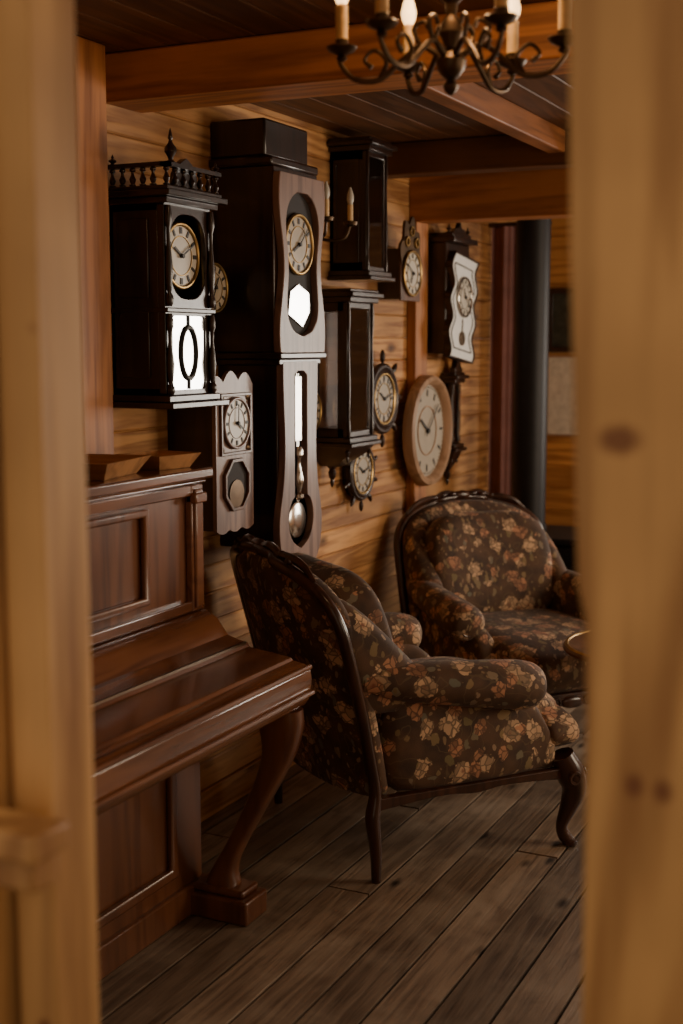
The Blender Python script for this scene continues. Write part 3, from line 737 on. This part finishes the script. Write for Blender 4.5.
# ------------------------------------------------------------------ chandelier
c=empty('chandelier',(-.975,2.52,2.182))
part('stem',[glathe([(.004,-.085),(.012,-.078),(.016,-.066),(.008,-.056),(.018,-.048),(.028,-.034),(.031,-.018),(.022,-.004),(.012,.006),(.018,.02),(.026,.035),(.02,.055),(.010,.07),(.012,.09),(.022,.10),(.012,.115),(.006,.14)],(0,0,0),'z',28)],M_bronze,c)
part('canopy',[glathe([(.006,.185),(.02,.195),(.05,.225),(.055,.237)],(0,0,0),'z',28)],M_bronze,c)
part('chain',[gtorus((0,0,.14+.018*i),.010,.003,'x' if i%2 else 'y',14,6) for i in range(4)],M_bronze,c)
for i in range(6):
    a=2*PI*i/6+.27; d=Vector((math.cos(a),math.sin(a),0))
    def at(r,z): return d*r+Vector((0,0,z))
    part('arm_%d'%i,[gtube([at(.02,-.01),at(.06,.012),at(.10,-.015),at(.145,-.050),at(.195,-.047),at(.225,-.015),at(.222,.0)],[.007,.006,.006,.006,.006,.005,.005],8,6),
        gtube([at(.145,-.05),at(.13,-.015),at(.155,.008),at(.175,-.01),at(.16,-.026)],[.005,.005,.004,.004,.006],8,5),
        gtube([at(.06,.01),at(.075,.045),at(.055,.06),at(.045,.045)],[.005,.005,.004,.005],8,5)],M_bronze,c)
    o=at(.222,0)
    part('cup_%d'%i,[glathe([(.005,-.012),(.012,-.006),(.008,.0),(.026,.008),(.032,.016),(.030,.018),(.012,.016),(.014,.03),(.012,.032)],tuple(o),'z',22)],M_bronze,c)
    part('candle_%d'%i,[glathe([(.0125,.018),(.0125,.092),(.014,.095),(.008,.101)],tuple(o),'z',16)],M_candle,c)
    part('bulb_%d'%i,[glathe([(.008,.097),(.015,.112),(.0165,.125),(.012,.145),(.003,.167)],tuple(o),'z',16)],M_bulb,c)

# ------------------------------------------------------------------ far end
CY=6.46
cu=empty('curtain',(-2.14,CY,0),world=True)
pts=[]
N=60
for i in range(N+1):
    x=-2.265+.265*i/N; pts.append((x,CY+.016*math.sin(i/N*PI*5)+.006*math.sin(i*.7)))
back=[(x,y+.006) for x,y in reversed(pts)]
part('drape',[gprism(pts+back,.04,2.2,'z')],M_curt,cu,angle=60)
part('rod',[gtube([(-2.28,CY,2.21),(-1.98,CY,2.21)],.012,12,1),glathe([(.012,0),(.022,.01),(.01,.03)],(-1.98,CY,2.21),'x',14)],M_bronze,cu)
st=empty('wood_stove',(-1.80,6.15,0),world=True)
part('body',[gb(-2.0,-1.45,5.93,6.36,.16,.66)],M_black,st,bevel=.02,bseg=3)
part('top_plate',[gb(-2.02,-1.43,5.91,6.38,.66,.69)],M_black,st,bevel=.008)
part('door',[gb(-1.88,-1.57,5.905,5.93,.25,.56),gtube([(-1.60,5.90,.36),(-1.60,5.87,.38),(-1.60,5.87,.44),(-1.60,5.90,.46)],.008,8,4)],M_black,st,bevel=.006)
part('legs',[glathe([(.018,0),(.025,.02),(.02,.16)],(x,y,0),'z',12) for x in(-1.94,-1.51) for y in(5.98,6.32)],M_black,st)
part('stovepipe',[glathe([(.082,.68),(.082,2.41)],(-1.935,6.12,0),'z',36),glathe([(.088,.69),(.088,.73)],(-1.935,6.12,0),'z',36)],M_black,st)
pf=empty('framed_picture',(-1.95,BY-.03,1.73),world=True)
part('frame',[gring([(-2.21,1.56),(-1.7,1.56),(-1.7,1.92),(-2.21,1.92)],[(-2.18,1.59),(-1.73,1.59),(-1.73,1.89),(-2.18,1.89)],BY-.03,BY,'y')],M_waln,pf,bevel=.004)
part('canvas',[gb(-2.18,-1.73,BY-.012,BY-.006,1.59,1.89)],M_pic,pf)
pf=empty('poster_print',(-1.95,BY-.01,1.3),world=True)
part('sheet',[gb(-2.2,-1.72,BY-.01,BY-.004,1.09,1.53)],M_paper,pf)
part('edge_frame',[gring([(-2.21,1.08),(-1.71,1.08),(-1.71,1.54),(-2.21,1.54)],[(-2.2,1.09),(-1.72,1.09),(-1.72,1.53),(-2.2,1.53)],BY-.016,BY,'y')],M_ringw,pf)

# ------------------------------------------------------------------ lights
def area(name,loc,tgt,sx,sy,en,col):
    l=bpy.data.lights.new(name,'AREA'); l.shape='RECTANGLE'; l.size=sx; l.size_y=sy; l.energy=en; l.color=col
    o=bpy.data.objects.new(name,l); o.location=loc; COL.objects.link(o)
    o.rotation_euler=(Vector(tgt)-Vector(loc)).to_track_quat('-Z','Y').to_euler(); return o
area('window_daylight',(RX+.12,2.45,1.48),(0,2.45,1.38),1.0,1.15,7,(1,.80,.55))
area('window_daylight',(RX+.12,4.9,1.48),(0,4.9,1.30),1.3,1.15,52,(1,.82,.60))
area('window_daylight',(.3,BY+.12,1.46),(.2,5,1.30),1.55,1.15,80,(1,.91,.78))  # added in the unseen back window for floor glare and glass reflections
l=bpy.data.lights.new('chandelier_glow','POINT'); l.energy=7; l.color=(1,.62,.3); l.shadow_soft_size=.06
o=bpy.data.objects.new('chandelier_glow',l); o.location=(-.975,2.52,2.37); COL.objects.link(o)
w=bpy.data.worlds.new('world'); S.world=w; w.use_nodes=True
bg=w.node_tree.nodes['Background']; bg.inputs[0].default_value=(1,.81,.60,1); bg.inputs[1].default_value=.5

# ------------------------------------------------------------------ camera
cam=bpy.data.cameras.new('camera'); co=bpy.data.objects.new('camera',cam); COL.objects.link(co)
co.location=(0,0,1.6); co.rotation_euler=(R(90-7.32),0,R(25.8))
cam.sensor_fit='VERTICAL'; cam.sensor_height=36; cam.sensor_width=24; cam.lens=45.7
cam.dof.use_dof=True; cam.dof.focus_distance=3.9; cam.dof.aperture_fstop=2.2
cam.clip_start=.05
S.camera=co
